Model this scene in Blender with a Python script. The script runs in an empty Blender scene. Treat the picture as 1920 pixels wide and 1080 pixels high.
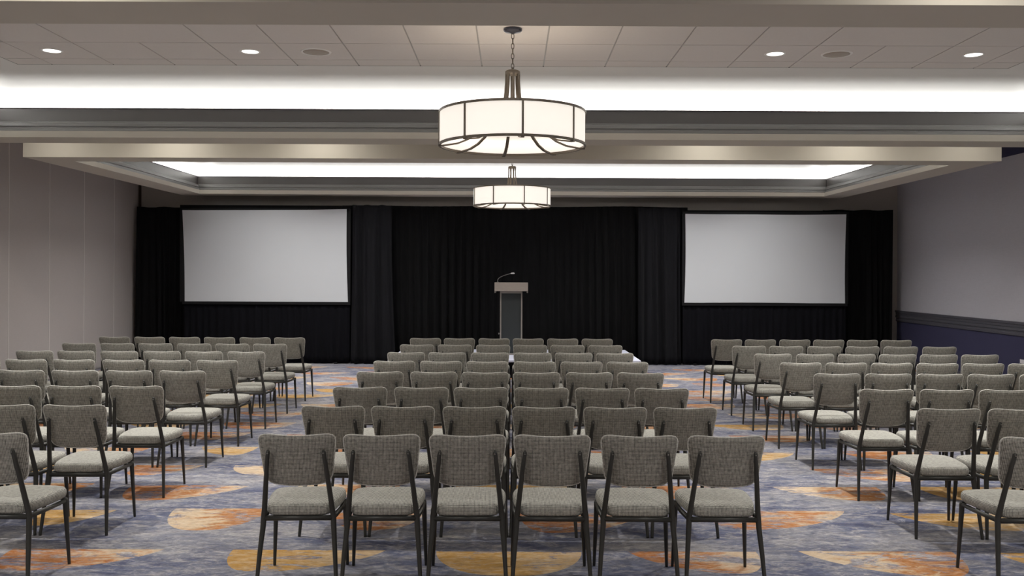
import bpy, math, random
from mathutils import Vector, Matrix
from mathutils.geometry import delaunay_2d_cdt

S = bpy.context.scene
COL = S.collection
PI = math.pi


# ----------------------------------------------------------------- helpers
def lin(r, g, b):
    f = lambda c: (c / 255 / 12.92) if c / 255 <= 0.04045 else ((c / 255 + 0.055) / 1.055) ** 2.4
    return (f(r), f(g), f(b), 1.0)


class MB:
    """Collects geometry for one mesh object."""

    def __init__(self):
        self.v, self.f, self.s, self.m = [], [], [], []

    def add(self, verts, faces, smooth=False, mi=0):
        o = len(self.v)
        self.v += [tuple(p) for p in verts]
        for f in faces:
            self.f.append([i + o for i in f])
            self.s.append(smooth)
            self.m.append(mi)

    def box(self, x0, x1, y0, y1, z0, z1, mi=0, bev=0.0):
        if bev <= 0:
            vs = [(x, y, z) for z in (z0, z1) for x, y in ((x0, y0), (x1, y0), (x1, y1), (x0, y1))]
            self.add(vs, [(3, 2, 1, 0), (4, 5, 6, 7), (0, 1, 5, 4), (1, 2, 6, 5), (2, 3, 7, 6), (3, 0, 4, 7)], False, mi)
            return
        b = bev
        rings = []
        for z, i in ((z0, b), (z0 + b, 0), (z1 - b, 0), (z1, b)):
            pts = []
            for cx, cy, sx, sy in ((x0, y0, 1, 1), (x1, y0, -1, 1), (x1, y1, -1, -1), (x0, y1, 1, -1)):
                a = (cx + sx * (b + i * 0.7), cy + sy * i, z)
                c = (cx + sx * i, cy + sy * (b + i * 0.7), z)
                pts += [c, a] if (sx == sy) else [a, c]
            rings.append(pts)
        self.loft(rings, True, False, mi)

    def loft(self, rings, cap=True, smooth=True, mi=0, closed=True):
        n = len(rings[0])
        vs = [p for r in rings for p in r]
        fs = []
        for k in range(len(rings) - 1):
            for j in range(n if closed else n - 1):
                a, b = k * n + j, k * n + (j + 1) % n
                fs.append((a, b, b + n, a + n))
        self.add(vs, fs, smooth, mi)
        if cap and closed:
            o = len(self.v) - len(vs)
            self.f.append([o + j for j in range(n)][::-1]); self.s.append(False); self.m.append(mi)
            o2 = o + (len(rings) - 1) * n
            self.f.append([o2 + j for j in range(n)]); self.s.append(False); self.m.append(mi)

    def tube(self, pts, rad, n=10, mi=0, cap=True, squash=1.0, closed=False):
        pts = [Vector(p) for p in pts]
        N = len(pts)
        if not hasattr(rad, '__len__'):
            rad = [rad] * N
        rings = []
        t0 = (pts[1] - pts[0]).normalized()
        ref = Vector((0, 1, 0)) if abs(t0.y) < 0.9 else Vector((1, 0, 0))
        u = t0.cross(ref).normalized()
        for i, p in enumerate(pts):
            if closed:
                t = (pts[(i + 1) % N] - pts[i - 1]).normalized()
            else:
                t = (pts[min(i + 1, N - 1)] - pts[max(i - 1, 0)]).normalized()
            u = (u - t * u.dot(t)).normalized()
            w = t.cross(u)
            rings.append([p + (u * math.cos(2 * PI * k / n) + w * math.sin(2 * PI * k / n) * squash) * rad[i] for k in range(n)])
        if closed:
            rings.append(rings[0])
        self.loft(rings, cap and not closed, True, mi)

    def lathe(self, prof, n=32, cx=0, cy=0, mi=0, smooth=True, cap=False):
        rings = [[(cx + r * math.cos(2 * PI * k / n), cy + r * math.sin(2 * PI * k / n), z) for k in range(n)] for r, z in prof]
        self.loft(rings, cap, smooth, mi)

    def build(self, name, mats, parent=None, loc=None):
        me = bpy.data.meshes.new(name)
        me.from_pydata(self.v, [], self.f)
        for m in (mats if isinstance(mats, (list, tuple)) else [mats]):
            me.materials.append(m)
        me.polygons.foreach_set('use_smooth', self.s)
        me.polygons.foreach_set('material_index', self.m)
        me.update()
        o = bpy.data.objects.new(name, me)
        COL.objects.link(o)
        if parent is not None:
            o.parent = parent
        if loc:
            o.location = loc
        return o


def tag(o, label=None, cat=None, group=None, kind=None):
    if label: o['label'] = label
    if cat: o['category'] = cat
    if group: o['group'] = group
    if kind: o['kind'] = kind
    return o


def thing(name, label, cat, loc=(0, 0, 0), rz=0.0, group=None):
    o = bpy.data.objects.new(name, None)
    o.empty_display_size = 0.1
    COL.objects.link(o)
    o.location = loc
    o.rotation_euler = (0, 0, rz)
    return tag(o, label, cat, group)


def dup(root, label, loc, rz=0.0, group=None):
    r = root.copy(); COL.objects.link(r)
    r.location = loc; r.rotation_euler = (0, 0, rz); r['label'] = label
    if group: r['group'] = group
    for ch in root.children:
        c = ch.copy(); COL.objects.link(c); c.parent = r
        for g in ch.children:
            d = g.copy(); COL.objects.link(d); d.parent = c
    return r


def struct(o):
    o['kind'] = 'structure'
    return o


# --------------------------------------------------------------- materials
def newmat(name):
    m = bpy.data.materials.new(name)
    m.use_nodes = True
    nt = m.node_tree
    return m, nt, nt.nodes, nt.links, nt.nodes['Principled BSDF']


def paint(name, col, rough=0.6, spec=0.3, metal=0.0, var=0.05, scale=6.0, bump=0.0, bscale=200.0):
    m, nt, N, L, b = newmat(name)
    b.inputs['Roughness'].default_value = rough
    b.inputs['Specular IOR Level'].default_value = spec
    b.inputs['Metallic'].default_value = metal
    tc = N.new('ShaderNodeTexCoord')
    no = N.new('ShaderNodeTexNoise'); no.inputs['Scale'].default_value = scale; no.inputs['Detail'].default_value = 4
    L.new(tc.outputs['Object'], no.inputs['Vector'])
    mx = N.new('ShaderNodeMix'); mx.data_type = 'RGBA'
    mx.inputs['A'].default_value = tuple(c * (1 - var) for c in col[:3]) + (1,)
    mx.inputs['B'].default_value = tuple(c * (1 + var) for c in col[:3]) + (1,)
    L.new(no.outputs['Fac'], mx.inputs['Factor'])
    L.new(mx.outputs['Result'], b.inputs['Base Color'])
    if bump > 0:
        n2 = N.new('ShaderNodeTexNoise'); n2.inputs['Scale'].default_value = bscale
        L.new(tc.outputs['Object'], n2.inputs['Vector'])
        bp = N.new('ShaderNodeBump'); bp.inputs['Strength'].default_value = bump; bp.inputs['Distance'].default_value = 0.004
        L.new(n2.outputs['Fac'], bp.inputs['Height'])
        L.new(bp.outputs['Normal'], b.inputs['Normal'])
    return m


def emitter(name, col, strength):
    m, nt, N, L, b = newmat(name)
    b.inputs['Base Color'].default_value = col
    b.inputs['Emission Color'].default_value = col
    b.inputs['Emission Strength'].default_value = strength
    b.inputs['Roughness'].default_value = 0.6
    return m


def mapping(N, L, src, scale, rot=(0, 0, 0), loc=(0, 0, 0)):
    mp = N.new('ShaderNodeMapping')
    mp.inputs['Scale'].default_value = scale
    mp.inputs['Rotation'].default_value = rot
    mp.inputs['Location'].default_value = loc
    L.new(src, mp.inputs['Vector'])
    return mp.outputs['Vector']


def noise(N, L, vec, scale, detail=5, rough=0.6, dist=0.0):
    n = N.new('ShaderNodeTexNoise')
    n.inputs['Scale'].default_value = scale
    n.inputs['Detail'].default_value = detail
    n.inputs['Roughness'].default_value = rough
    n.inputs['Distortion'].default_value = dist
    L.new(vec, n.inputs['Vector'])
    return n.outputs['Fac']


def ramp(N, L, fac, stops):
    r = N.new('ShaderNodeValToRGB')
    e = r.color_ramp.elements
    while len(e) < len(stops):
        e.new(0.5)
    for i, (p, c) in enumerate(stops):
        e[i].position = p
        e[i].color = c if hasattr(c, '__len__') else (c, c, c, 1)
    L.new(fac, r.inputs['Fac'])
    return r.outputs['Color']


def mixc(N, L, fac, a, b, mode='MIX'):
    m = N.new('ShaderNodeMix'); m.data_type = 'RGBA'; m.blend_type = mode
    for key, v in (('Factor', fac), ('A', a), ('B', b)):
        if isinstance(v, (int, float)):
            m.inputs[key].default_value = v
        elif isinstance(v, tuple):
            m.inputs[key].default_value = v
        else:
            L.new(v, m.inputs[key])
    return m.outputs['Result']


def math_(N, L, op, a, b=None, clamp=False):
    m = N.new('ShaderNodeMath'); m.operation = op; m.use_clamp = clamp
    for i, v in enumerate((a, b)):
        if v is None: continue
        if isinstance(v, (int, float)): m.inputs[i].default_value = v
        else: L.new(v, m.inputs[i])
    return m.outputs[0]


def speckle(N, L, obj):
    return ramp(N, L, noise(N, L, mapping(N, L, obj, (16, 34, 1)), 1.3, 5, 0.75, 0.4), [(0.32, 0.22), (0.68, 0.82)])


def carpet_base(N, L, obj):
    big = noise(N, L, mapping(N, L, obj, (0.9, 2.0, 1)), 1.0, 6, 0.62, 0.5)
    col = ramp(N, L, big, [(0.30, lin(68, 71, 92)), (0.43, lin(93, 97, 117)), (0.54, lin(119, 120, 130)), (0.70, lin(154, 151, 152))])
    st = noise(N, L, mapping(N, L, obj, (3.0, 6.5, 1)), 2.0, 9, 0.8, 0.8)
    col = mixc(N, L, ramp(N, L, st, [(0.47, 0.0), (0.66, 0.85)]), col, lin(176, 171, 166))
    st2 = noise(N, L, mapping(N, L, obj, (1.9, 4.2, 1), loc=(7, 3, 0)), 1.7, 9, 0.78, 0.8)
    col = mixc(N, L, ramp(N, L, st2, [(0.50, 0.0), (0.68, 0.8)]), col, lin(60, 63, 88))
    col = mixc(N, L, 0.55, col, speckle(N, L, obj), 'OVERLAY')
    fib = noise(N, L, obj, 420, 2, 0.6)
    col = mixc(N, L, 0.35, col, ramp(N, L, fib, [(0.25, 0.25), (0.75, 0.85)]), 'OVERLAY')
    return col


def carpet_finish(nt, N, L, b, col, obj):
    L.new(col, b.inputs['Base Color'])
    b.inputs['Roughness'].default_value = 0.95
    b.inputs['Specular IOR Level'].default_value = 0.1
    bp = N.new('ShaderNodeBump'); bp.inputs['Strength'].default_value = 0.35; bp.inputs['Distance'].default_value = 0.004
    L.new(noise(N, L, obj, 260, 3, 0.7), bp.inputs['Height'])
    L.new(bp.outputs['Normal'], b.inputs['Normal'])


def mat_carpet():
    m, nt, N, L, b = newmat('carpet_blue_grey')
    obj = N.new('ShaderNodeTexCoord').outputs['Object']
    carpet_finish(nt, N, L, b, carpet_base(N, L, obj), obj)
    return m


def mat_medallion(name, c_a, c_b, c_c, thr, flip):
    """carpet leaf motif: colours c_a, c_b, c_c blend along its length; where the dye is worn the ground shows"""
    m, nt, N, L, b = newmat(name)
    tc = N.new('ShaderNodeTexCoord')
    obj, uv = tc.outputs['Object'], tc.outputs['UV']
    base = carpet_base(N, L, obj)
    sp = N.new('ShaderNodeSeparateXYZ'); L.new(uv, sp.inputs[0])
    u = sp.outputs['X']
    if flip:
        u = math_(N, L, 'SUBTRACT', 1.0, u)
    n1 = noise(N, L, mapping(N, L, obj, (2.2, 5.0, 1)), 1.9, 6, 0.68, 0.8)
    mixer = math_(N, L, 'ADD', math_(N, L, 'MULTIPLY', u, 0.75), math_(N, L, 'MULTIPLY', math_(N, L, 'SUBTRACT', n1, 0.5), 1.9))
    col = ramp(N, L, mixer, [(0.10, c_a), (0.30, c_a), (0.42, c_b), (0.62, c_c)])
    n2 = noise(N, L, mapping(N, L, obj, (3.5, 10.0, 1), loc=(3, 9, 0)), 2.6, 6, 0.75, 0.6)
    col = mixc(N, L, ramp(N, L, n2, [(0.46, 0.0), (0.7, 0.55)]), col, lin(196, 182, 162))
    wear = noise(N, L, mapping(N, L, obj, (1.3, 3.4, 1), loc=(11, 5, 0)), 2.0, 9, 0.78, 0.7)
    mask = ramp(N, L, wear, [(thr, 1.0), (thr + 0.05, 0.12)])
    col = mixc(N, L, mask, base, col)
    col = mixc(N, L, 0.35, col, speckle(N, L, obj), 'OVERLAY')
    fib = noise(N, L, obj, 420, 2, 0.6)
    col = mixc(N, L, 0.25, col, ramp(N, L, fib, [(0.25, 0.25), (0.75, 0.85)]), 'OVERLAY')
    carpet_finish(nt, N, L, b, col, obj)
    return m


def mat_tweed(name, light, dark, period=0.0075):
    m, nt, N, L, b = newmat(name)
    obj = N.new('ShaderNodeTexCoord').outputs['Object']
    rnd = noise(N, L, obj, 55, 4, 0.7)
    warp = N.new('ShaderNodeVectorMath'); warp.operation = 'MULTIPLY_ADD'
    nz = N.new('ShaderNodeTexNoise'); nz.inputs['Scale'].default_value = 30; L.new(obj, nz.inputs['Vector'])
    L.new(nz.outputs['Color'], warp.inputs[0]); warp.inputs[1].default_value = (0.0022,) * 3; L.new(obj, warp.inputs[2])
    w = {}
    for ax in 'XYZ':
        wv = N.new('ShaderNodeTexWave'); wv.wave_type = 'BANDS'; wv.bands_direction = ax
        wv.inputs['Scale'].default_value = 0.314 / period
        L.new(warp.outputs[0], wv.inputs['Vector'])
        w[ax] = wv.outputs['Fac']
    nrm = N.new('ShaderNodeSeparateXYZ'); L.new(N['Texture Coordinate'].outputs['Normal'], nrm.inputs[0])
    sidef = math_(N, L, 'GREATER_THAN', math_(N, L, 'ABSOLUTE', nrm.outputs['X']), 0.72)
    topf = math_(N, L, 'GREATER_THAN', math_(N, L, 'ABSOLUTE', nrm.outputs['Z']), 0.72)
    lerp = lambda f, a, c: math_(N, L, 'ADD', math_(N, L, 'MULTIPLY', c, f), math_(N, L, 'MULTIPLY', a, math_(N, L, 'SUBTRACT', 1.0, f)))
    w = [lerp(sidef, w['X'], w['Y']), lerp(topf, w['Z'], w['Y'])]
    weave = math_(N, L, 'MULTIPLY', math_(N, L, 'ADD', w[0], 0.25), math_(N, L, 'ADD', w[1], 0.25))
    fac = math_(N, L, 'ADD', math_(N, L, 'MULTIPLY', weave, 0.72), math_(N, L, 'MULTIPLY', math_(N, L, 'SUBTRACT', rnd, 0.42), 1.0), True)
    col = mixc(N, L, fac, dark, light)
    L.new(col, b.inputs['Base Color'])
    b.inputs['Roughness'].default_value = 0.92
    b.inputs['Specular IOR Level'].default_value = 0.15
    b.inputs['Sheen Weight'].default_value = 0.15
    bp = N.new('ShaderNodeBump'); bp.inputs['Strength'].default_value = 0.5; bp.inputs['Distance'].default_value = 0.002
    L.new(fac, bp.inputs['Height']); L.new(bp.outputs['Normal'], b.inputs['Normal'])
    return m


def mat_velvet(name, col):
    m, nt, N, L, b = newmat(name)
    obj = N.new('ShaderNodeTexCoord').outputs['Object']
    n = noise(N, L, mapping(N, L, obj, (9, 9, 0.6)), 2.0, 4, 0.6)
    L.new(mixc(N, L, n, tuple(c * 0.6 for c in col[:3]) + (1,), tuple(c * 1.4 for c in col[:3]) + (1,)), b.inputs['Base Color'])
    b.inputs['Roughness'].default_value = 1.0
    b.inputs['Specular IOR Level'].default_value = 0.05
    b.inputs['Sheen Weight'].default_value = 0.02
    b.inputs['Sheen Roughness'].default_value = 0.5
    return m


def mat_wood(name, c1, c2):
    m, nt, N, L, b = newmat(name)
    obj = N.new('ShaderNodeTexCoord').outputs['Object']
    n = noise(N, L, mapping(N, L, obj, (3, 3, 60)), 3.0, 5, 0.65, 0.4)
    L.new(mixc(N, L, n, c1, c2), b.inputs['Base Color'])
    b.inputs['Roughness'].default_value = 0.5
    return m


def mat_wallcover(name, col, var=0.07):
    m, nt, N, L, b = newmat(name)
    obj = N.new('ShaderNodeTexCoord').outputs['Object']
    a = noise(N, L, mapping(N, L, obj, (90, 90, 5)), 2.0, 3, 0.6)
    c = noise(N, L, mapping(N, L, obj, (5, 5, 90)), 2.0, 3, 0.6)
    f = math_(N, L, 'MULTIPLY', math_(N, L, 'ADD', a, c), 0.5)
    L.new(mixc(N, L, ramp(N, L, f, [(0.35, 0.0), (0.65, 1.0)]), tuple(x * (1 - var) for x in col[:3]) + (1,), tuple(x * (1 + var) for x in col[:3]) + (1,)), b.inputs['Base Color'])
    b.inputs['Roughness'].default_value = 0.85
    b.inputs['Specular IOR Level'].default_value = 0.2
    return m


CREAM = lin(206, 200, 188)
M = dict(
    carpet=mat_carpet(),
    med1=mat_medallion('carpet_leaf_rust', lin(156, 99, 56), lin(168, 118, 78), lin(180, 158, 134), 0.50, False),
    med2=mat_medallion('carpet_leaf_gold', lin(164, 127, 72), lin(174, 140, 90), lin(180, 154, 120), 0.55, False),
    med3=mat_medallion('carpet_leaf_sand', lin(158, 106, 64), lin(178, 152, 122), lin(186, 166, 142), 0.52, True),
    paint=paint('soffit_paint', CREAM, 0.65, 0.25, var=0.02, bump=0.05),
    charcoal=paint('moulding_charcoal', lin(76, 73, 72), 0.38, 0.5, var=0.03),
    midgrey=paint('trim_mid_grey', lin(122, 121, 120), 0.35, 0.5, var=0.02),
    white=paint('cove_white', lin(236, 235, 232), 0.8, 0.2, var=0.01),
    tile=paint('ceiling_tile_fibre', lin(228, 223, 219), 0.9, 0.1, var=0.03, scale=40, bump=0.25, bscale=300),
    tbar=paint('ceiling_grid_metal', lin(176, 172, 168), 0.4, 0.5, var=0.01),
    wall_l=mat_wallcover('wallcover_taupe', lin(188, 182, 180), 0.04),
    seam=paint('panel_seam_trim', lin(222, 218, 214), 0.5, 0.4),
    wall_r=mat_wallcover('wallcover_silver_grey', lin(192, 192, 200), 0.06),
    wall_b=mat_wallcover('wallcover_back', lin(176, 170, 164), 0.05),
    navy=mat_wallcover('wainscot_navy', lin(62, 62, 88), 0.05),
    rail=paint('chair_rail_slate', lin(84, 84, 92), 0.4, 0.5, var=0.03),
    brown=paint('dark_brown_post', lin(64, 52, 40), 0.6, 0.2),
    tweed=mat_tweed('tweed_grey_back', lin(200, 197, 186), lin(58, 57, 54)),
    tweed_seat=mat_tweed('tweed_grey_seat', lin(208, 206, 196), lin(76, 75, 71)),
    lit_piping=mat_tweed('tweed_lit_piping', lin(236, 234, 226), lin(164, 162, 156)),  # seam piping, coloured extra pale to paint overhead light catching the edge
    legs=paint('gunmetal_tube', lin(58, 58, 55), 0.42, 0.5, metal=0.25, var=0.06, scale=30),
    screw=paint('steel_screw', lin(150, 148, 144), 0.3, 0.5, metal=0.9),
    velvet=mat_velvet('black_drape', lin(22, 22, 23)),
    velvet2=mat_velvet('black_drape_front', lin(28, 28, 31)),
    skirt=mat_velvet('black_screen_skirt', lin(18, 18, 22)),
    screen=paint('screen_matte_white', lin(206, 210, 215), 0.85, 0.1, var=0.012, scale=2),
    scr_frame=paint('screen_black_border', lin(20, 20, 22), 0.7, 0.2),
    deck=paint('riser_deck_pale', lin(214, 218, 236), 0.55, 0.4, var=0.03),
    wood=mat_wood('lectern_ash_laminate', lin(148, 138, 130), lin(174, 166, 158)),
    alu=paint('lectern_aluminium', lin(148, 142, 136), 0.4, 0.5, metal=0.3),
    panel=paint('lectern_charcoal_panel', lin(50, 54, 55), 0.55, 0.3),
    mic=paint('microphone_grey', lin(120, 118, 116), 0.4, 0.5, metal=0.4),
    bronze=paint('chandelier_bronze', lin(104, 95, 84), 0.45, 0.5, metal=0.3, var=0.08, scale=30),
    canopy=paint('chandelier_canopy', lin(60, 60, 70), 0.4, 0.5, metal=0.4),
    shade=emitter('chandelier_shade_glow', (1.0, 0.935, 0.85, 1), 0.78),
    diffuser=emitter('chandelier_diffuser_glow', (1.0, 0.925, 0.82, 1), 0.66),
    lens=emitter('downlight_lens_glow', (1.0, 0.96, 0.90, 1), 3.0),
    dl_rim=paint('downlight_rim', lin(244, 242, 238), 0.5, 0.4),
    grille=paint('speaker_grille', lin(168, 156, 144), 0.6, 0.3, var=0.2, scale=500),
    plate=paint('outlet_plate', lin(226, 224, 228), 0.4, 0.5),
    hole=paint('outlet_hole', lin(22, 22, 24), 0.6, 0.3),
)

# ------------------------------------------------------------------- room
XL, XR, YB, YF = -7.4, 7.65, 18.2, -4.0
ZRING, ZTILE, ZCEIL = 3.225, 3.83, 3.75


def floor():
    rnd = random.Random(4)
    meds = []   # far-left corner x, right x, far y, depth, point side (-1 left, 1 right, 0 none), material
    meds += [(-3.10, -2.16, 5.72, 0.42, 1, 1), (-1.73, -0.78, 5.72, 0.42, 1, 2), (-0.46, 0.44, 5.70, 0.46, 0, 2),
             (0.73, 1.53, 5.72, 0.42, -1, 1), (1.80, 2.76, 5.74, 0.48, -1, 3), (3.03, 3.9, 5.72, 0.4, 0, 2),
             (-4.4, -3.5, 5.75, 0.42, 0, 2)]
    meds += [(-3.36, -2.86, 6.66, 0.42, 1, 2), (-2.45, -1.75, 6.72, 0.58, 0, 3), (-1.26, -0.62, 6.62, 0.46, 0, 1),
             (0.06, 0.94, 6.62, 0.5, 1, 1), (1.35, 2.44, 6.72, 0.5, 1, 1), (2.75, 3.62, 6.66, 0.45, -1, 2), (-4.6, -3.7, 6.7, 0.45, 0, 1)]
    meds += [(-3.06, -2.12, 7.44, 0.50, 1, 1), (2.13, 2.98, 7.48, 0.46, -1, 3), (-0.45, 0.5, 7.5, 0.45, 0, 2), (0.9, 1.8, 7.5, 0.45, 1, 1),
             (-1.75, -0.9, 7.5, 0.45, -1, 3), (3.3, 4.2, 7.5, 0.45, 1, 2), (-4.3, -3.4, 7.5, 0.45, 0, 3)]
    meds += [(2.66, 3.6, 8.18, 0.50, -1, 1), (-2.47, -1.6, 8.22, 0.42, 0, 3), (-3.35, -2.75, 8.22, 0.42, 1, 1), (0.1, 0.95, 8.25, 0.4, 0, 1),
             (1.3, 2.1, 8.3, 0.4, 1, 2), (-1.2, -0.3, 8.25, 0.4, -1, 2), (-4.5, -3.6, 8.25, 0.4, -1, 2)]
    meds += [(-3.06, -2.5, 9.1, 0.42, -1, 2), (1.95, 2.75, 8.92, 0.42, 1, 2), (-0.5, 0.4, 9.05, 0.4, 0, 3), (0.75, 1.6, 9.05, 0.4, 0, 1), (-1.9, -1.0, 9.05, 0.4, 1, 1), (3.2, 4.1, 9.0, 0.4, 0, 1)]
    y, k = 9.85, 0
    while y < 17.6:
        x = -7.3 + rnd.uniform(0, 0.5) + 0.6 * (k % 2)
        while x < 6.6:
            w = rnd.uniform(0.7, 1.02)
            if rnd.random() < 0.9:
                meds.append((x, x + w, y + rnd.uniform(-0.1, 0.1), rnd.uniform(0.34, 0.48), rnd.choice((-1, 0, 1)), rnd.choice((1, 1, 2, 3))))
            x += w + rnd.uniform(0.2, 0.45)
        y += 0.78; k += 1
    for y0, xs in ((5.75, (-7, -5.8, 4.3, 5.5, 6.5)), (6.7, (-6.8, -5.8, 4.0, 5.2, 6.4)), (7.5, (-6.7, -5.6, 4.6, 5.8)), (8.25, (-6.9, -5.7, 3.9, 5.1, 6.3)),
                   (9.05, (-6.8, -5.6, -4.4, 4.5, 5.7)), (4.9, (-6.4, -5, -3.7, -2.4, -1.2, 0.1, 1.4, 2.7, 4, 5.4)), (4.0, (-5.6, -4.3, -3, -1.7, -0.5, 0.8, 2, 3.4, 4.7, 6)),
                   (3.1, (-6, -3.2, -0.4, 2.2, 5)), (2.0, (-5, -2, 1, 4)), (1.0, (-6, -3, 0, 3)), (0, (-4, 0, 4)), (-1.5, (-5, -1, 3)), (-3, (-4, 1, 5))):
        for x in xs:
            meds.append((x, x + 0.85, y0, 0.42, rnd.choice((-1, 0, 1)), rnd.choice((1, 2, 3))))
    verts = [Vector((XL, YF)), Vector((XR, YF)), Vector((XR, YB)), Vector((XL, YB))]
    faces = [[0, 1, 2, 3]]
    info = [None]
    for x0, x1, yt, dp, side, mi in meds:
        pts = []
        for i in range(25):   # belly from the left end round to the right end
            s = i / 24
            x = x0 + (x1 - x0) * (0.5 - 0.5 * math.cos(PI * s))
            q = (x - x0) / (x1 - x0)
            if side == 0:
                h = (max(0.0, 1 - abs(2 * q - 1) ** 2.4)) ** 0.55
            elif side == -1:   # thin point on the left, full round on the right
                h = (1 - (1 - q / 0.75) ** 2) ** 0.75 if q < 0.75 else (max(0, 1 - ((q - 0.75) / 0.25) ** 2.4)) ** 0.5
            else:
                p = 1 - q
                h = (1 - (1 - p / 0.75) ** 2) ** 0.75 if p < 0.75 else (max(0, 1 - ((p - 0.75) / 0.25) ** 2.4)) ** 0.5
            pts.append((x, yt - dp * h))
        pts = [pts[0]] + [p for p in pts[1:-1] if yt - p[1] > 0.012] + [pts[-1]]
        o = len(verts)
        verts += [Vector(p) for p in pts]
        faces.append(list(range(o, o + len(pts))))
        info.append((x0, x1, yt, dp, mi))
    vo, eo, fo, _, _, orig = delaunay_2d_cdt(verts, [], faces, 1, 1e-6)
    me = bpy.data.meshes.new('floor')
    me.from_pydata([(v.x, v.y, 0) for v in vo], [], fo)
    for m in (M['carpet'], M['med1'], M['med2'], M['med3']):
        me.materials.append(m)
    uv = me.uv_layers.new(name='uv')
    for p, src in zip(me.polygons, orig):
        best = [i for i in src if i > 0]
        if best:
            x0, x1, yt, dp, mi = info[best[-1]]
            p.material_index = mi
            for li in p.loop_indices:
                co = me.vertices[me.loops[li].vertex_index].co
                uv.data[li].uv = ((co.x - x0) / (x1 - x0), (yt - co.y) / dp)
    me.update()
    ob = bpy.data.objects.new('floor', me)
    COL.objects.link(ob)
    struct(ob)
    ob['label'] = 'mottled slate blue carpet with rust, gold and sand leaf shapes'


floor()


def walls():
    # left: movable partition of 1.19 m panels, hairline seams
    mb = MB()
    mb.box(XL - 0.15, XL - 0.012, YF, YB + 0.15, 0, 4.3)
    w = struct(mb.build('wall_left', M['wall_l']))
    w['label'] = 'taupe fabric partition wall of tall flush panels'
    pm = MB()
    seams = [17.06 - 1.19 * i for i in range(18)]
    edges = [YB] + [s for s in seams if s > YF] + [YF]
    for a, b in zip(edges[:-1], edges[1:]):
        pm.box(XL - 0.012, XL, b + 0.006, a - 0.006, 0.02, 4.3)
    pm.build('wall_panels', M['wall_l'], w)
    sm = MB()
    for s in seams:
        if s > YF:
            sm.box(XL - 0.010, XL + 0.004, s - 0.008, s + 0.008, 0.02, 4.3)
    sm.build('seam_strips', M['seam'], w)
    # back
    mb = MB(); mb.box(XL - 0.15, XR + 0.15, YB, YB + 0.15, 0, 4.3)
    w = struct(mb.build('wall_back', M['wall_b'])); w['label'] = 'plain taupe wall above the black drapes'
    mb = MB(); mb.box(XL + 0.002, XL + 0.045, YB - 0.03, YB, 0, 3.74)
    mb.build('corner_post', M['brown'], w)
    # right: silver-grey vinyl over navy wainscot
    mb = MB(); mb.box(XR, XR + 0.15, YF, YB, 0.82, 3.575)
    w = struct(mb.build('wall_right', M['wall_r'])); w['label'] = 'silver grey wall over navy wainscot with slate chair rail'
    mb = MB(); mb.box(XR - 0.004, XR + 0.15, YF, YB, 0, 0.84)
    mb.build('wainscot', M['navy'], w)
    mb = MB(); mb.box(XR - 0.012, XR + 0.15, YF, YB, 3.575, 4.3)
    mb.build('frieze', M['navy'], w)
    mb = MB()
    prof = [(0, 1.04), (0.045, 1.04), (0.045, 1.005), (0.030, 0.998), (0.030, 0.958), (0.020, 0.952), (0.036, 0.935), (0.036, 0.905), (0.020, 0.897),
            (0.020, 0.872), (0.030, 0.862), (0.026, 0.83), (0, 0.82)]
    rings = [[(XR - a, y, z) for a, z in prof] for y in (YF, YB)]
    mb.loft(rings, True, False)
    mb.build('chair_rail', M['rail'], w)
    mb = MB(); mb.box(XR - 0.018, XR - 0.004, YF, YB, 0, 0.11, bev=0.003)
    b = struct(mb.build('baseboard_right', M['rail']))
    # behind the camera
    mb = MB(); mb.box(XL - 0.15, XR + 0.15, YF - 0.15, YF, 0, 4.3)
    struct(mb.build('wall_front', M['wall_b']))


walls()

RINGS = [dict(n=1, x=5.92, y0=5.54, y1=10.20), dict(n=2, x=5.92, y0=12.42, y1=17.39)]
OUT = 0.46
COVE_IN = 0.90


def sweep(mb, R, prof, smooth=False):
    rings = []
    for o, z in prof:
        rings.append([(-R['x'] - o, R['y0'] - o, z), (R['x'] + o, R['y0'] - o, z), (R['x'] + o, R['y1'] + o, z), (-R['x'] - o, R['y1'] + o, z)])
    mb.loft(rings, False, smooth)


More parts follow.
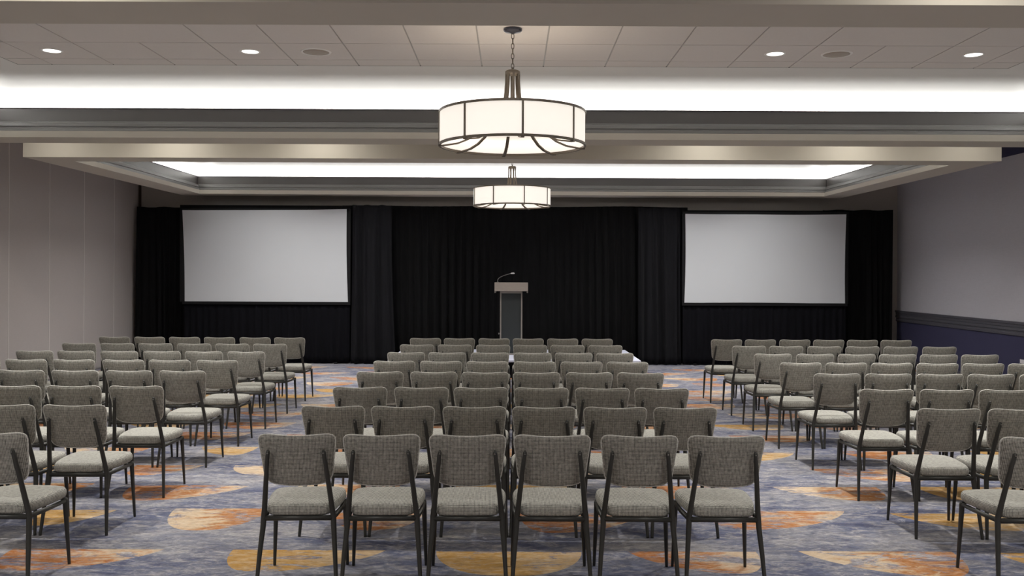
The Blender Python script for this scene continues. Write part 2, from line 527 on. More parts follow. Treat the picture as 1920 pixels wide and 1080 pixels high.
def ceiling():
    # flat painted ceiling around the coffers
    xs = [XL, -RINGS[0]['x'] - OUT, RINGS[0]['x'] + OUT, XR]
    ys = [YF, RINGS[0]['y0'] - OUT, RINGS[0]['y1'] + OUT, RINGS[1]['y0'] - OUT, RINGS[1]['y1'] + OUT, YB]
    mb = MB()
    for i in range(3):
        for j in range(5):
            if i == 1 and j in (1, 3):
                continue
            mb.box(xs[i], xs[i + 1], ys[j], ys[j + 1], ZCEIL, ZCEIL + 0.05)
    c = struct(mb.build('ceiling', M['paint']))
    c['label'] = 'ceiling with two recessed coffers of square tiles'
    for R in RINGS:
        tx, ty0, ty1 = R['x'] - COVE_IN, R['y0'] + COVE_IN, R['y1'] - COVE_IN
        g, q = 0.64, 0.622
        gx = sorted([(k + 0.5) * q for k in range(-8, 8)])
        gx = [-tx] + [x for x in gx if -tx + 0.05 < x < tx - 0.05] + [tx]
        yl = 8.40 if R['n'] == 1 else 14.90
        gy = [yl + g * k for k in range(-8, 9)]
        gy = [ty0] + [y for y in gy if ty0 + 0.05 < y < ty1 - 0.05] + [ty1]
        tm, bm = MB(), MB()
        e = 0.007
        for j in range(len(gy) - 1):
            i = 0
            while i < len(gx) - 1:
                x0, x1 = gx[i], gx[i + 1]
                if R['n'] == 1 and abs(gy[j] - 7.76) < 0.05 and (abs(x0 + 6.5 * q) < 0.05 or abs(x0 - 4.5 * q) < 0.05):
                    x1 = gx[i + 2]; i += 1
                tm.box(x0 + e, x1 - e, gy[j] + e, gy[j + 1] - e, ZTILE, ZTILE + 0.02)
                i += 1
        for x in gx:
            bm.box(x - 0.012, x + 0.012, ty0, ty1, ZTILE + 0.007, ZTILE + 0.03)
        for y in gy:
            bm.box(-tx, tx, y - 0.012, y + 0.012, ZTILE + 0.008, ZTILE + 0.031)
        bm.box(-tx - 0.02, tx + 0.02, ty0 - 0.02, ty1 + 0.02, ZTILE + 0.035, ZTILE + 0.05)
        tm.build('ceiling_tiles', M['tile'], c)
        bm.build('ceiling_grid', M['tbar'], c)
        # dropped ring
        mb = MB()
        sweep(mb, R, [(OUT, ZCEIL + 0.02), (OUT, ZRING), (0.0, ZRING), (0.0, ZRING + 0.072), (0.035, ZRING + 0.072)])
        t = struct(mb.build('trim_%d' % R['n'], M['paint']))
        t['label'] = ('near' if R['n'] == 1 else 'far') + ' dropped soffit ring with charcoal moulding and lit white cove'
        mb = MB()
        z = ZRING + 0.072
        sm = MB()
        sweep(sm, R, [(0.035, z), (0.022, z + 0.006), (0.022, z + 0.036), (0.040, z + 0.042), (0.040, z + 0.052), (0.030, z + 0.058), (0.034, z + 0.092),
                      (0.052, z + 0.098), (0.052, z + 0.112), (0.066, z + 0.118)])
        sm.build('stepped_trim', M['midgrey'], t)
        sweep(mb, R, [(0.066, z + 0.118), (0.066, z + 0.255), (0.055, z + 0.258), (0.055, z + 0.268), (0.10, z + 0.268), (0.10, z + 0.17), (0.40, z + 0.17)])
        mb.build('moulding', M['charcoal'], t)
        mb = MB()
        prof = [(0.40, z + 0.17), (0.40, z + 0.23)]
        za = z + 0.23
        for k in range(1, 15):
            a = k / 14 * PI / 2
            prof.append((-COVE_IN + (0.40 + COVE_IN) * math.cos(a) ** 1.15, za + (ZTILE - za) * math.sin(a) ** 1.15))
        sweep(mb, R, prof, False)
        cv = mb.build('cove', M['white'], t)
        # light line lying in the trough
        led = MB()
        zz = z + 0.175
        for sx in (-1, 1):
            led.box(*sorted((sx * (R['x'] + 0.22), sx * (R['x'] + 0.26))), R['y0'] - 0.2, R['y1'] + 0.2, zz, zz + 0.03)
        for y in (R['y0'] - 0.24, R['y1'] + 0.24):
            led.box(-R['x'] - 0.2, R['x'] + 0.2, y - 0.02, y + 0.02, zz, zz + 0.03)
        led.build('cove_lamp_housing', M['dl_rim'], t)
        zl = zz + 0.034
        for side in range(4):
            ld = bpy.data.lights.new('cove_light', 'AREA'); ld.shape = 'RECTANGLE'
            ln = 2 * R['x'] + 0.3 if side < 2 else R['y1'] - R['y0'] + 0.3
            ld.size, ld.size_y = (ln, 0.05)
            ld.energy = COVE_W * ln
            ld.color = (1.0, 0.995, 0.975)
            lo = bpy.data.objects.new('cove_light', ld); COL.objects.link(lo)
            if side < 2:
                y = (R['y0'] - 0.24) if side == 0 else (R['y1'] + 0.24)
                lo.location = (0, y, zl); lo.rotation_euler = (PI, 0, 0)
            else:
                lo.location = ((R['x'] + 0.24) * (1 if side == 2 else -1), (R['y0'] + R['y1']) / 2, zl); lo.rotation_euler = (PI, 0, PI / 2)


COVE_W = 11.0
ceiling()


# -------------------------------------------------------- ceiling fixtures
def downlights():
    rim = MB(); rim.lathe([(0.078, 0.004), (0.080, -0.004), (0.094, -0.006), (0.099, 0.0), (0.099, 0.004)], 28)
    lens = MB(); lens.lathe([(0.079, 0.001), (0.079, -0.001), (0.0005, -0.0015)], 28)
    proto = None
    dl = bpy.data.lights.new('downlight_lamp', 'AREA'); dl.shape = 'DISK'; dl.size = 0.15; dl.spread = math.radians(130)
    dl.energy = DOWN_W; dl.color = (1.0, 0.975, 0.935)
    dg = bpy.data.lights.new('downlight_lamp_gap', 'AREA'); dg.shape = 'DISK'; dg.size = 0.15; dg.spread = math.radians(170)
    dg.energy = DOWN_W * 0.31; dg.color = (1.0, 0.955, 0.87)
    cam_fill = dl.copy(); cam_fill.energy = DOWN_W * 1.7  # unseen fill lamps added around the camera to brighten the chair backs
    end_fill = dg.copy(); end_fill.energy = dg.energy * 0.55  # extra lamps added to brighten the ends of the far soffit face
    spots = []
    nm = {-4.38: 'outermost left', -2.495: 'inner left', 2.495: 'inner right', 4.38: 'outermost right'}
    for x in (-4.38, -2.495, 2.495, 4.38):
        lab = {-4.38: 'round glowing downlight nearest the left edge of the tiled ceiling', -2.495: 'round glowing downlight beside the speaker left of the near chandelier',
               2.495: 'round glowing downlight beside the speaker right of the near chandelier', 4.38: 'round glowing downlight nearest the right edge of the tiled ceiling'}[x]
        spots.append((x, 8.72, ZTILE, lab, 'downlights in the near coffer', dl))
    for x in (-4.38, -2.495, 2.495, 4.38):
        spots.append((x, 7.0, ZTILE, 'downlight hidden above the near soffit, %s one' % nm[x], 'downlights above the near soffit', dl))
        for y, w in ((13.94, 'front'), (15.86, 'rear')):
            spots.append((x, y, ZTILE, 'downlight hidden inside the far coffer, %s row, %s one' % (w, nm[x]), 'downlights in the far coffer', dl))
        spots.append((x, 11.34, ZCEIL, 'downlight hidden between the two coffers, %s one' % nm[x], 'downlights between the coffers', dg))
        for y, w in ((4.55, 'first'), (1.6, 'second'), (-1.8, 'third')):
            spots.append((x, y, ZCEIL, 'downlight overhead at the camera, %s row, %s one' % (w, nm[x]), 'downlights over the camera', dg if y > 4 else cam_fill))
    for x, w in ((-5.9, 'left'), (5.9, 'right')):
        spots.append((x, 11.34, ZCEIL, 'added fill downlight hidden between the two coffers at the %s wall end' % w, 'downlights between the coffers', end_fill))
    for x, y, z, lab, grp, ld in spots:
        if proto is None:
            proto = thing('recessed_downlight', lab, 'downlight', (x, y, z), 0, grp)
            rim.build('rim', M['dl_rim'], proto)
            lens.build('lens', M['lens'], proto)
            t = proto
        else:
            t = dup(proto, lab, (x, y, z), 0, grp)
        lo = bpy.data.objects.new('downlight_lamp', ld); COL.objects.link(lo)
        lo.location = (x, y, z - 0.008)


DOWN_W = 32.0
downlights()


def speakers():
    t = thing('ceiling_speaker', 'round flush ceiling speaker left of the near chandelier', 'speaker', (-1.87, 8.72, ZTILE), 0, 'ceiling speakers')
    mb = MB(); mb.lathe([(0.122, 0.004), (0.124, -0.006), (0.138, -0.008), (0.145, 0.0), (0.145, 0.004)], 36)
    mb.build('rim', M['dl_rim'], t)
    mb = MB(); mb.lathe([(0.123, 0.0), (0.122, -0.004), (0.06, -0.006), (0.0005, -0.0065)], 36)
    mb.build('grille', M['grille'], t)
    dup(t, 'round flush ceiling speaker right of the near chandelier', (3.08, 8.72, ZTILE))


speakers()


def chandelier(y, off, label):
    R, z0, z1, zt = 0.622, 2.828, 3.108, 3.468
    t = thing('drum_chandelier', label, 'chandelier', (0, y, 0), 0, 'drum chandeliers')
    sh = MB()
    n = 72
    sh.lathe([(R, z0), (R, z1), (R - 0.005, z1), (R - 0.005, z0), (R, z0)], n)
    sh.build('shade', M['shade'], t)
    d = MB(); d.lathe([(R - 0.01, z0 + 0.125), (R * 0.5, z0 + 0.118), (0.001, z0 + 0.116)], n)
    d.lathe([(R - 0.01, z0 + 0.13), (R * 0.5, z0 + 0.124), (0.001, z0 + 0.122)], n)
    d.build('diffuser', M['diffuser'], t)
    for nm, z in (('bottom_rim', z0), ('top_rim', z1)):
        r = MB(); r.lathe([(R - 0.008, z - 0.010), (R + 0.009, z - 0.010), (R + 0.009, z + 0.010), (R - 0.008, z + 0.010), (R - 0.008, z - 0.010)], n, smooth=False)
        r.build(nm, M['bronze'], t)

    def strip(pts, w, th, a):
        """flat bar following (radius, height) points in the vertical plane at angle a"""
        ca, sa = math.cos(a), math.sin(a)
        rings = []
        for i, (r, z) in enumerate(pts):
            p, q = pts[max(i - 1, 0)], pts[min(i + 1, len(pts) - 1)]
            tr, tz = q[0] - p[0], q[1] - p[1]
            l = math.hypot(tr, tz); nr, nz = -tz / l, tr / l
            ring = []
            for su, sn in ((-1, -1), (1, -1), (1, 1), (-1, 1)):
                rr, zz = r + nr * th / 2 * sn, z + nz * th / 2 * sn
                u = (w[i] if hasattr(w, '__len__') else w) / 2 * su
                ring.append((rr * ca - u * sa, rr * sa + u * ca, zz))
            rings.append(ring)
        m = MB(); m.loft(rings, True, False)
        return m

    for k in range(8):
        a = -PI / 2 + math.radians(off + 45 * k)
        strip([(R + 0.008, z0 - 0.012), (R + 0.008, z0 + 0.1), (R + 0.008, z1 + 0.01)], 0.017, 0.008, a).build('strap', M['bronze'], t)
        pts = [(0.058, zt - 0.01), (0.059, zt - 0.10), (0.064, zt - 0.18), (0.074, zt - 0.26), (0.090, zt - 0.34), (0.125, zt - 0.42), (0.19, z0 + 0.19),
               (0.255, z0 + 0.145), (0.31, z0 + 0.095), (0.38, z0 + 0.045), (0.47, z0 + 0.008), (0.60, z0 - 0.014), (R + 0.012, z0 - 0.014)]
        strip(pts, [0.018] * 5 + [0.022] * 2 + [0.027] * 6, 0.012, a).build('arm', M['bronze'], t)
    c = MB(); c.lathe([(0.001, zt + 0.004), (0.05, zt + 0.004), (0.064, zt - 0.006), (0.064, zt - 0.03), (0.05, zt - 0.034), (0.001, zt - 0.034)], 24)
    c.tube([(0, 0, zt), (0, 0, zt + 0.03)], 0.008, 8)
    c.build('collar', M['bronze'], t)
    ch = MB()
    z = zt + 0.02
    k = 0
    while z < ZTILE - 0.03:
        pts = []
        for i in range(14):
            a = 2 * PI * i / 14
            u, v = 0.0115 * math.cos(a), 0.027 * math.sin(a)
            pts.append((u if k % 2 == 0 else 0.2 * u, 0.2 * u if k % 2 == 0 else u, z + 0.02 + v))
        ch.tube(pts, 0.0034, 6, closed=True)
        z += 0.043; k += 1
    ch.build('chain', M['bronze'], t)
    cp = MB(); cp.lathe([(0.001, ZTILE - 0.045), (0.012, ZTILE - 0.045), (0.03, ZTILE - 0.032), (0.07, ZTILE - 0.026), (0.08, ZTILE - 0.018), (0.08, ZTILE), (0.001, ZTILE)], 28)
    cp.build('canopy', M['canopy'], t)
    # the lamps inside the drum shine down through the diffuser
    ld = bpy.data.lights.new('chandelier_lamp', 'POINT'); ld.energy = 2.5; ld.shadow_soft_size = 0.12; ld.color = (1, 0.88, 0.7)
    lo = bpy.data.objects.new('chandelier_lamp', ld); COL.objects.link(lo); lo.location = (0.0, y, z1 - 0.06)
    return t


chandelier(7.87, 7.5, 'large near drum chandelier with glowing white shade hanging over the middle chairs')
chandelier(14.86, 17.5, 'smaller looking far drum chandelier hanging in front of the black drapes')


# ------------------------------------------------------- stage end of room
def drape(name, label, x0, x1, y, z1, nf, amp, seed, mat, z0=0.012, flare=0.0, topdip=0.0, group=None):
    """hanging cloth with pleats that start at the rod and wander downward"""
    rnd = random.Random(seed)
    w = x1 - x0
    nx = max(24, int(nf * 9)); nz = 20
    ph = [rnd.uniform(0, 6.28) for _ in range(6)]
    gx = lambda u, v: x0 + w * u + flare * v * v * (u - 0.1) + 0.025 * v * math.sin(3 * u * PI + ph[5])
    def yy(u, v):
        s = u * nf * 2 * PI
        s += 1.1 * math.sin(u * 9 + ph[0]) + 0.55 * math.sin(u * 23 + ph[1]) + 0.5 * v * math.sin(u * 5 + ph[2])
        a = amp * (0.35 + 0.65 * min(1, v * 3)) * (0.65 + 0.45 * math.sin(u * 13 + ph[3]))
        sh = math.sin(s)
        return y - a * (abs(sh) ** 0.8 * (1 if sh > 0 else -1)) - 0.3 * a * math.sin(2.3 * s + ph[4]) - flare * 0.5 * v ** 3
    rows_f, rows_b = [], []
    for j in range(nz + 1):
        v = j / nz
        zr = lambda u: (z1 - topdip * math.sin(PI * u) - 0.008 * math.sin(u * 17 + ph[1])) * (1 - v) + z0 * v
        rows_f.append([(gx(i / nx, v), yy(i / nx, v), zr(i / nx)) for i in range(nx + 1)])
        rows_b.append([(gx(i / nx, v), yy(i / nx, v) + 0.006, zr(i / nx)) for i in range(nx + 1)])
    m = MB()
    rings = [f + b[::-1] for f, b in zip(rows_f, rows_b)]
    m.loft(rings, True, True)
    o = m.build(name, mat)
    tag(o, label, 'drape', group)
    return o


G = 'black drapes across the stage end'
drape('velour_drape', 'wide pleated black drape hanging behind the lectern', -3.3, 3.42, 17.86, 3.045, 42, 0.042, 3, M['velvet'], group=G)
drape('velour_drape', 'loose black drape pooling on the floor beside the left screen', -3.05, -2.30, 17.54, 3.03, 4, 0.07, 5, M['velvet2'], flare=0.10, group=G)
drape('velour_drape', 'loose black drape with deep folds beside the right screen', 2.42, 3.22, 17.54, 3.0, 5, 0.07, 12, M['velvet2'], flare=0.04, group=G)
drape('velour_drape', 'black drape between the left screen and the taupe wall', -7.30, -5.95, 17.86, 3.0, 11, 0.04, 21, M['velvet'], group=G)
drape('velour_drape', 'black drape between the right screen and the right wall', 6.05, 7.42, 17.86, 3.0, 11, 0.04, 31, M['velvet'], group=G)


def screen(label, c, seed, group):
    """c: the four corners (x, z) of the picture area TL TR BR BL"""
    yb = 17.50
    cx = (c[0][0] + c[1][0]) / 2
    t = thing('projection_screen', label, 'screen', (cx, yb, 0), 0, group)
    (ax, az), (bx, bz), (ex, ez), (fx, fz) = [(x - cx, z) for x, z in c]
    nx, nz = 24, 14
    def P(u, v, y):
        x = (ax * (1 - u) + bx * u) * (1 - v) + (fx * (1 - u) + ex * u) * v
        z = (az * (1 - u) + bz * u) * (1 - v) + (fz * (1 - u) + ez * u) * v
        x += 0.014 * math.sin(PI * v) * (1 - 2 * u)
        z -= 0.016 * math.sin(PI * u) * (1 - 2 * v)
        return (x, y, z)
    m = MB()
    fr = [[P(i / nx, j / nz, 0.0) for i in range(nx + 1)] for j in range(nz + 1)]
    bk = [[P(i / nx, j / nz, 0.012) for i in range(nx + 1)] for j in range(nz + 1)]
    m.loft([a + b[::-1] for a, b in zip(fr, bk)], True, False)
    m.build('screen_surface', M['screen'], t)
    m = MB()   # black folding frame behind the edge of the cloth
    wd = 0.045
    m.box(ax - wd, bx + wd, 0.004, 0.05, az - 0.03, az + wd, bev=0.004)
    m.box(fx - wd, ex + wd, -0.012, 0.05, min(fz, ez) - wd, min(fz, ez) + 0.012, bev=0.004)
    m.box(min(ax, fx) - wd, max(ax, fx) - 0.004, 0.004, 0.05, fz, az, bev=0.004)
    m.box(min(bx, ex) + 0.004, max(bx, ex) + wd, 0.004, 0.05, ez, bz, bev=0.004)
    m.build('frame', M['scr_frame'], t)
    for sx in (ax + 0.2, bx - 0.2):
        m = MB(); m.box(sx - 0.03, sx + 0.03, 0.06, 0.1, 0.0, 1.3, bev=0.004)
        m.box(sx - 0.03, sx + 0.03, -0.02, 0.2, 0.0, 0.03, bev=0.004)
        m.build('stand_leg', M['scr_frame'], t)
    rnd = random.Random(seed)
    # pleated skirt below and flat valance above
    p = [rnd.uniform(0, 6.28) for _ in range(4)]
    m = MB()
    n = 170
    top, rows = min(fz, ez) - 0.02, []
    for j in range(9):
        v = j / 8
        z = top * (1 - v) + 0.014 * v
        f, b = [], []
        for i in range(n + 1):
            u = i / n
            x = (fx - 0.03) * (1 - u) + (ex + 0.03) * u
            y = 0.03 - 0.02 * (0.4 + 0.6 * v) * (math.sin(u * 150 + 1.5 * math.sin(u * 11 + p[0])) + 0.5 * math.sin(u * 61 + p[1] + v))
            f.append((x, y, z)); b.append((x, y + 0.005, z))
        rows.append(f + b[::-1])
    m.loft(rows, True, True)
    m.build('skirt', M['skirt'], t)
    m = MB()
    m.box(ax - 0.06, bx + 0.06, 0.052, 0.07, max(az, bz) - 0.02, max(az, bz) + 0.07)
    m.build('valance', M['velvet'], t)
    return t


screen('blank white projection screen on the left, framed in black drape', ((-6.29, 2.919), (-3.154, 2.952), (-3.123, 1.172), (-6.237, 1.168)), 2, 'projection screens')
screen('blank white projection screen on the right, framed in black drape', ((3.307, 2.889), (6.379, 2.893), (6.36, 1.183), (3.296, 1.19)), 7, 'projection screens')


def riser():
    t = thing('stage_riser', 'low stage riser with pale deck and black skirt under the lectern', 'stage', (0.05, 16.3, 0))
    m = MB(); m.box(-2.1, 2.1, -1.1, 1.05, 0.265, 0.30, bev=0.004)
    m.build('deck', M['deck'], t)
    m = MB(); m.box(-2.07, 2.07, -1.07, 1.03, 0.0, 0.265)
    m.build('skirt', M['skirt'], t)


riser()


def lectern():
    y0 = 16.05
    t = thing('lectern', 'lectern with grey wood head on a charcoal column, standing on the stage riser', 'lectern', (0.0, y0, 0.30))
    s = 0.0
    m = MB(); m.box(-0.30, 0.30, 0.12, 0.56, 0.0, 0.025, bev=0.005)
    m.build('base', M['alu'], t)
    m = MB()
    m.box(-0.205, -0.180, 0.15, 0.45, 0.025, 1.125, bev=0.003)
    m.box(0.165, 0.190, 0.15, 0.45, 0.025, 1.125, bev=0.003)
    m.box(-0.182, 0.167, 0.15, 0.18, 1.085, 1.125)
    m.box(-0.182, 0.167, 0.40, 0.45, 0.025, 1.085)
    m.build('column_frame', M['alu'], t)
    m = MB(); m.box(-0.181, 0.166, 0.170, 0.19, 0.025, 1.087)
    m.build('front_panel', M['panel'], t)
    m = MB()
    # head: tall front board, low rear, sloping reading board between two cheeks
    m.box(-0.30, 0.285, 0.02, 0.05, 1.125, 1.278, bev=0.003)
    for a, b in ((-0.30, -0.278), (0.263, 0.285)):
        rings = [[(x, 0.05, 1.10), (x, 0.55, 1.10), (x, 0.55, 1.15), (x, 0.05, 1.275)] for x in (a, b)]
        m.loft(rings, True, False)
    m.box(-0.278, 0.263, 0.05, 0.55, 1.125, 1.14)
    m.build('head', M['wood'], t)
    m = MB()
    m.loft([[(x, 0.05, 1.235), (x, 0.54, 1.13), (x, 0.54, 1.148), (x, 0.05, 1.255)] for x in (-0.277, 0.262)], True, False)
    m.build('reading_board', M['wood'], t)
    m = MB()
    for a in (-0.30, 0.27):
        m.box(a, a + 0.015, 0.018, 0.05, 1.095, 1.127)
    m.build('corner_bracket', M['alu'], t)
    m = MB(); m.tube([(-0.205, 0.2, 0.37), (-0.235, 0.2, 0.37)], [0.011, 0.016], 10)
    m.build('side_knob', M['mic'], t)
    k = thing('gooseneck_microphone', 'thin gooseneck microphone curving up from the lectern head', 'microphone', (-0.245, y0 + 0.034, 0.30 + 1.278))
    m = MB(); m.lathe([(0.001, 0.012), (0.016, 0.01), (0.018, 0.0), (0.001, 0.0)], 14)
    m.build('base', M['mic'], k)
    m = MB(); m.tube([(0, 0, 0.008), (-0.002, 0, 0.035), (0.008, 0.01, 0.065), (0.04, 0.03, 0.092), (0.10, 0.06, 0.118), (0.17, 0.10, 0.142), (0.23, 0.13, 0.158)], 0.0055, 8)
    m.build('gooseneck', M['mic'], k)
    m = MB(); m.tube([(0.225, 0.128, 0.157), (0.24, 0.135, 0.160), (0.285, 0.155, 0.160), (0.295, 0.16, 0.159)], [0.006, 0.012, 0.013, 0.006], 10)
    m.build('capsule', M['plate'], k)


lectern()


def outlet():
    t = thing('wall_outlet', 'white power outlet low on the navy wainscot of the right wall', 'outlet', (XR - 0.004, 13.72, 0.42), 0)
    m = MB(); m.box(-0.008, 0.0, -0.06, 0.06, -0.06, 0.06, bev=0.002)
    m.build('cover_plate', M['plate'], t)
    for y in (-0.03, 0.03):
        m = MB(); m.box(-0.0095, -0.006, y - 0.014, y + 0.014, -0.026, 0.004)
        m.build('socket', M['hole'], t)


outlet()


# ------------------------------------------------------------------ chairs
def cushion(mb, n, cols, outline, thick_lo, thick_hi, place, puff=7.0):
    """closed pad: grid squeezed to a rounded outline, top and bottom skins meeting at the edge"""
    N = len(cols)
    def pt(a, b):
        p = max(abs(a), abs(b))
        if p < 1e-6: return 0.0, 0.0, 0.0
        q = (abs(a) ** n + abs(b) ** n) ** (1 / n)
        return a * p / q, b * p / q, p
    top, bot = {}, {}
    vs = []
    for side in (1, 0):
        for i, a in enumerate(cols):
            for j, b in enumerate(cols):
                edge = i in (0, N - 1) or j in (0, N - 1)
                if side == 0 and edge:
                    bot[i, j] = top[i, j]; continue
                x, y, p = pt(a, b)
                k = max(0.0, 1 - p ** puff) ** 0.5
                h = thick_hi * k if side else -thick_lo * k
                X, Y = outline(x, y)
                (top if side else bot)[i, j] = len(vs)
                vs.append(place(X, Y, h, x, y))
    fs = []
    for i in range(N - 1):
        for j in range(N - 1):
            fs.append((top[i, j], top[i + 1, j], top[i + 1, j + 1], top[i, j + 1]))
            fs.append((bot[i, j], bot[i, j + 1], bot[i + 1, j + 1], bot[i + 1, j]))
    mb.add(vs, fs, True)


COLS = [-1, -0.992, -0.975, -0.94, -0.86, -0.62, -0.32, 0, 0.32, 0.62, 0.86, 0.94, 0.975, 0.992, 1]
BZ0, BZ1 = 0.580, 0.868


def back_y(z):
    return -0.17 - (z - 0.41) * 0.268


def make_chair(label, group):
    t = thing('upholstered_chair', label, 'chair', (0, 0, 0), 0, group)
    # backrest: trapezoid flaring upward, dished around the sitter, dipped top edge
    def outl(x, y):
        v = (y + 1) / 2
        w = 0.182 + 0.034 * v - 0.004 * math.sin(PI * v)
        z = BZ0 + (BZ1 - BZ0) * v
        if y > 0:
            z -= 0.018 * (1 - min(1, abs(x)) ** 2) * y
        else:
            z -= 0.012 * (1 - min(1, abs(x)) ** 2) * (-y)
        return x * w, z
    def plc(X, Z, h, x, y):
        yc = back_y(Z) + 0.033 + 0.030 * x * x
        return (X, yc + h, Z + h * 0.25)
    m = MB(); cushion(m, 6.5, COLS, outl, 0.019, 0.019, plc, 9)
    bk = m.build('backrest', M['tweed'], t)
    m = MB()
    ring = []
    for k in range(72):
        a = 2 * PI * k / 72
        c, s = math.cos(a), math.sin(a)
        q = (abs(c) ** 6.5 + abs(s) ** 6.5) ** (1 / 6.5)
        x, y = c / q, s / q
        X, Z = outl(x * 1.0, y * 1.0)
        p = plc(X, Z, -0.004, x, y)
        ring.append(p)
    m.tube(ring, 0.0042, 6, closed=True)
    m.build('lit_piping', M['lit_piping'], bk)
    # seat
    def outs(x, y):
        v = (y + 1) / 2
        w = 0.169 + 0.062 * v - 0.020 * v * v * v + 0.008 * math.sin(PI * v)
        yy = -0.185 + 0.435 * v
        if y > 0:
            yy += 0.015 * (1 - min(1, abs(x)) ** 2) * y
        return x * w, yy
    m = MB(); cushion(m, 8, COLS, outs, 0.033, 0.037, lambda X, Y, h, x, y: (X, Y, 0.427 + h + 0.007 * (1 - x * x) * (1 - y * y)), 20)
    m.build('seat', M['tweed_seat'], t)
    # frame under the seat
    m = MB()
    m.tube([(-0.186, -0.172, 0.386), (0.186, -0.172, 0.386)], 0.0155, 8)
    m.tube([(-0.192, 0.205, 0.394), (0.192, 0.205, 0.394)], 0.010, 8)
    for s in (-1, 1):
        m.tube([(s * 0.186, -0.172, 0.386), (s * 0.202, 0.02, 0.385), (s * 0.200, 0.205, 0.380)], [0.0145, 0.0135, 0.0125], 8)
    m.build('seat_frame', M['legs'], t)
    for s in (-1, 1):
        m = MB()
        m.tube([(s * 0.216, -0.237, 0.0), (s * 0.2155, -0.235, 0.012), (s * 0.203, -0.204, 0.2), (s * 0.191, -0.176, 0.345), (s * 0.189, -0.171, 0.395), (s * 0.184, -0.177, 0.432),
                (s * 0.172, -0.208, 0.55), (s * 0.158, -0.245, 0.685), (s * 0.148, -0.2665, 0.766), (s * 0.147, -0.2685, 0.775)],
               [0.0095, 0.010, 0.013, 0.0152, 0.0158, 0.0152, 0.014, 0.0125, 0.011, 0.006], 10)
        lg = m.build('rear_leg', M['legs'], t)
        m = MB(); m.tube([(s * 0.148, -0.2755, 0.759), (s * 0.148, -0.281, 0.7605)], [0.005, 0.003], 8)
        m.build('screw', M['screw'], lg)
        m = MB()
        m.tube([(s * 0.214, 0.232, 0.0), (s * 0.2138, 0.2315, 0.01), (s * 0.207, 0.218, 0.2), (s * 0.201, 0.207, 0.38), (s * 0.201, 0.206, 0.395)],
               [0.0085, 0.009, 0.0125, 0.0155, 0.013], 10)
        m.build('front_leg', M['legs'], t)
    return t


ROWS_Y = [4.91, 5.96, 6.97, 8.07, 9.07, 10.09, 11.20, 12.32]      # where each row's backrest tops stand
# chair centres across the room in metres, row by row from the camera; the side blocks run from the aisle outward
MIDDLE = [
    [-1.156, -0.699, -0.234, 0.223, 0.694, 1.165],
    [-1.168, -0.71, -0.24, 0.215, 0.683, 1.143],
    [-1.159, -0.688, -0.232, 0.231, 0.697, 1.153],
    [-1.164, -0.686, -0.231, 0.225, 0.691, 1.146],
    [-1.165, -0.699, -0.24, 0.232, 0.699, 1.154],
    [-1.165, -0.71, -0.235, 0.234, 0.689, 1.144],
    [-1.159, -0.693, -0.225, 0.231, 0.687, 1.153],
    [-1.16, -0.702, -0.233, 0.226, 0.691, 1.157],
]
LEFT = [
    [-2.826, -3.289, -3.748, -4.201, -4.666, -5.131],
    [-2.864, -3.333, -3.798, -4.263, -4.728, -5.193],
    [-2.873, -3.351, -3.813, -4.278, -4.743, -5.208],
    [-2.914, -3.388, -3.866, -4.345, -4.81, -5.275],
    [-2.927, -3.401, -3.86, -4.356, -4.83, -5.295],
    [-2.933, -3.402, -3.866, -4.341, -4.82, -5.276],
    [-2.963, -3.425, -3.894, -4.369, -4.838, -5.307],
    [-2.994, -3.46, -3.94, -4.412, -4.885, -5.358],
]
RIGHT = [
    [2.856, 3.316, 3.774, 4.227, 4.692, 5.157],
    [2.873, 3.337, 3.802, 4.267, 4.732, 5.197],
    [2.877, 3.339, 3.795, 4.254, 4.719, 5.184],
    [2.887, 3.342, 3.798, 4.253, 4.713, 5.178],
    [2.878, 3.333, 3.788, 4.243, 4.698, 5.153],
    [2.892, 3.361, 3.821, 4.276, 4.731, 5.187],
    [2.917, 3.373, 3.842, 4.311, 4.78, 5.255],
    [2.904, 3.36, 3.825, 4.283, 4.738, 5.193],
]

YAW_NEAR = [2.5, 1.6, 1.0, 0.0, -1.6, -0.8]


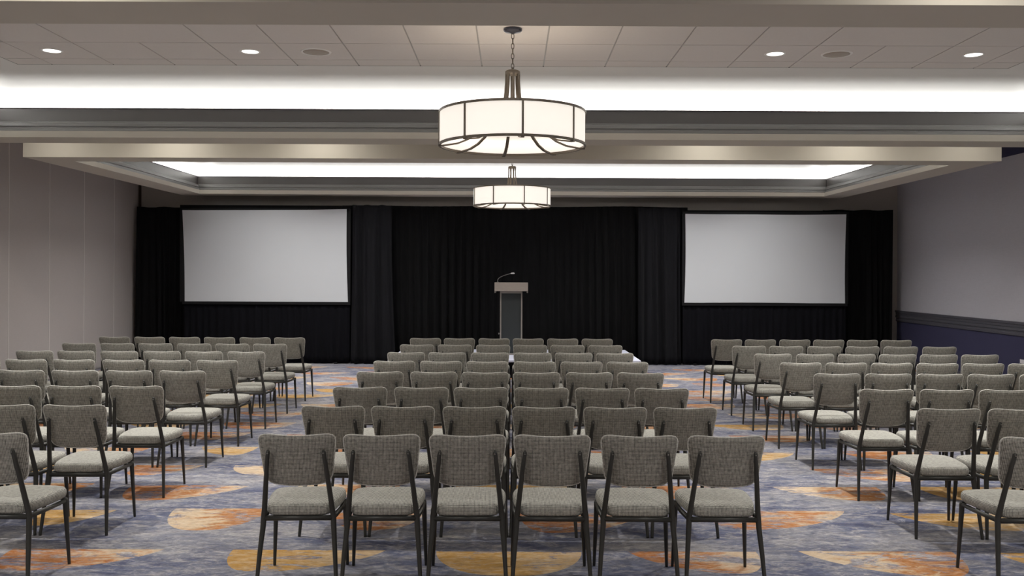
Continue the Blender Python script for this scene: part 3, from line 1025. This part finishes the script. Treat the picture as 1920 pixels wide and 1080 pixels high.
def chairs():
    rnd = random.Random(11)
    num = ['first', 'second', 'third', 'fourth', 'fifth', 'sixth', 'seventh', 'eighth']
    mid = ['leftmost of six', 'second from left', 'third from left', 'third from right', 'second from right', 'rightmost of six']
    rown = ['nearest row to the camera', 'second row from the camera', 'third row from the camera', 'fourth row from the camera',
            'fourth row from the drapes', 'third row from the drapes', 'second row from the drapes', 'last row by the drapes']
    side = ['right on the aisle', 'second from the aisle', 'third from the aisle', 'fourth from the aisle', 'fifth from the aisle', 'sixth from the aisle']
    proto = None
    for block, tab in (('middle', MIDDLE), ('left', LEFT), ('right', RIGHT)):
        grp = 'grey chairs of the %s block' % block
        for r, row in enumerate(tab):
            for c, x in enumerate(row):
                lab = 'grey tweed chair in %s block, %s, %s' % (block, rown[r], (mid if block == 'middle' else side)[c])
                yaw = math.radians(YAW_NEAR[c] if (block == 'middle' and r == 0) else rnd.uniform(-0.6, 0.6))
                loc = (x - 0.285 * math.sin(yaw), ROWS_Y[r] + 0.285 * math.cos(yaw), 0)
                if proto is None:
                    proto = make_chair(lab, grp)
                    proto.location = loc; proto.rotation_euler = (0, 0, yaw)
                else:
                    dup(proto, lab, loc, yaw, grp)


chairs()

# ------------------------------------------------------------ camera, view
cam = bpy.data.cameras.new('camera')
cam.sensor_width = 36
cam.lens = 36 * 1720 / 1920
cam.shift_y = -26 / 1920
cam.shift_x = 0.5 / 1920
cam.clip_end = 100
co = bpy.data.objects.new('camera', cam)
COL.objects.link(co)
co.location = (0, 0, 1.725)
co.rotation_euler = (PI / 2, math.radians(-0.25), 0)
S.camera = co

w = bpy.data.worlds.new('world')
w.use_nodes = True
w.node_tree.nodes['Background'].inputs['Color'].default_value = (0, 0, 0, 1)
S.world = w
S.view_settings.view_transform = 'Standard'
S.view_settings.look = 'None'
S.view_settings.exposure = 0.0
S.view_settings.gamma = 1.0
S.view_settings.use_curve_mapping = False
S.cycles.max_bounces = 8
S.cycles.diffuse_bounces = 6
S.cycles.sample_clamp_indirect = 4.0
S.cycles.use_denoising = True
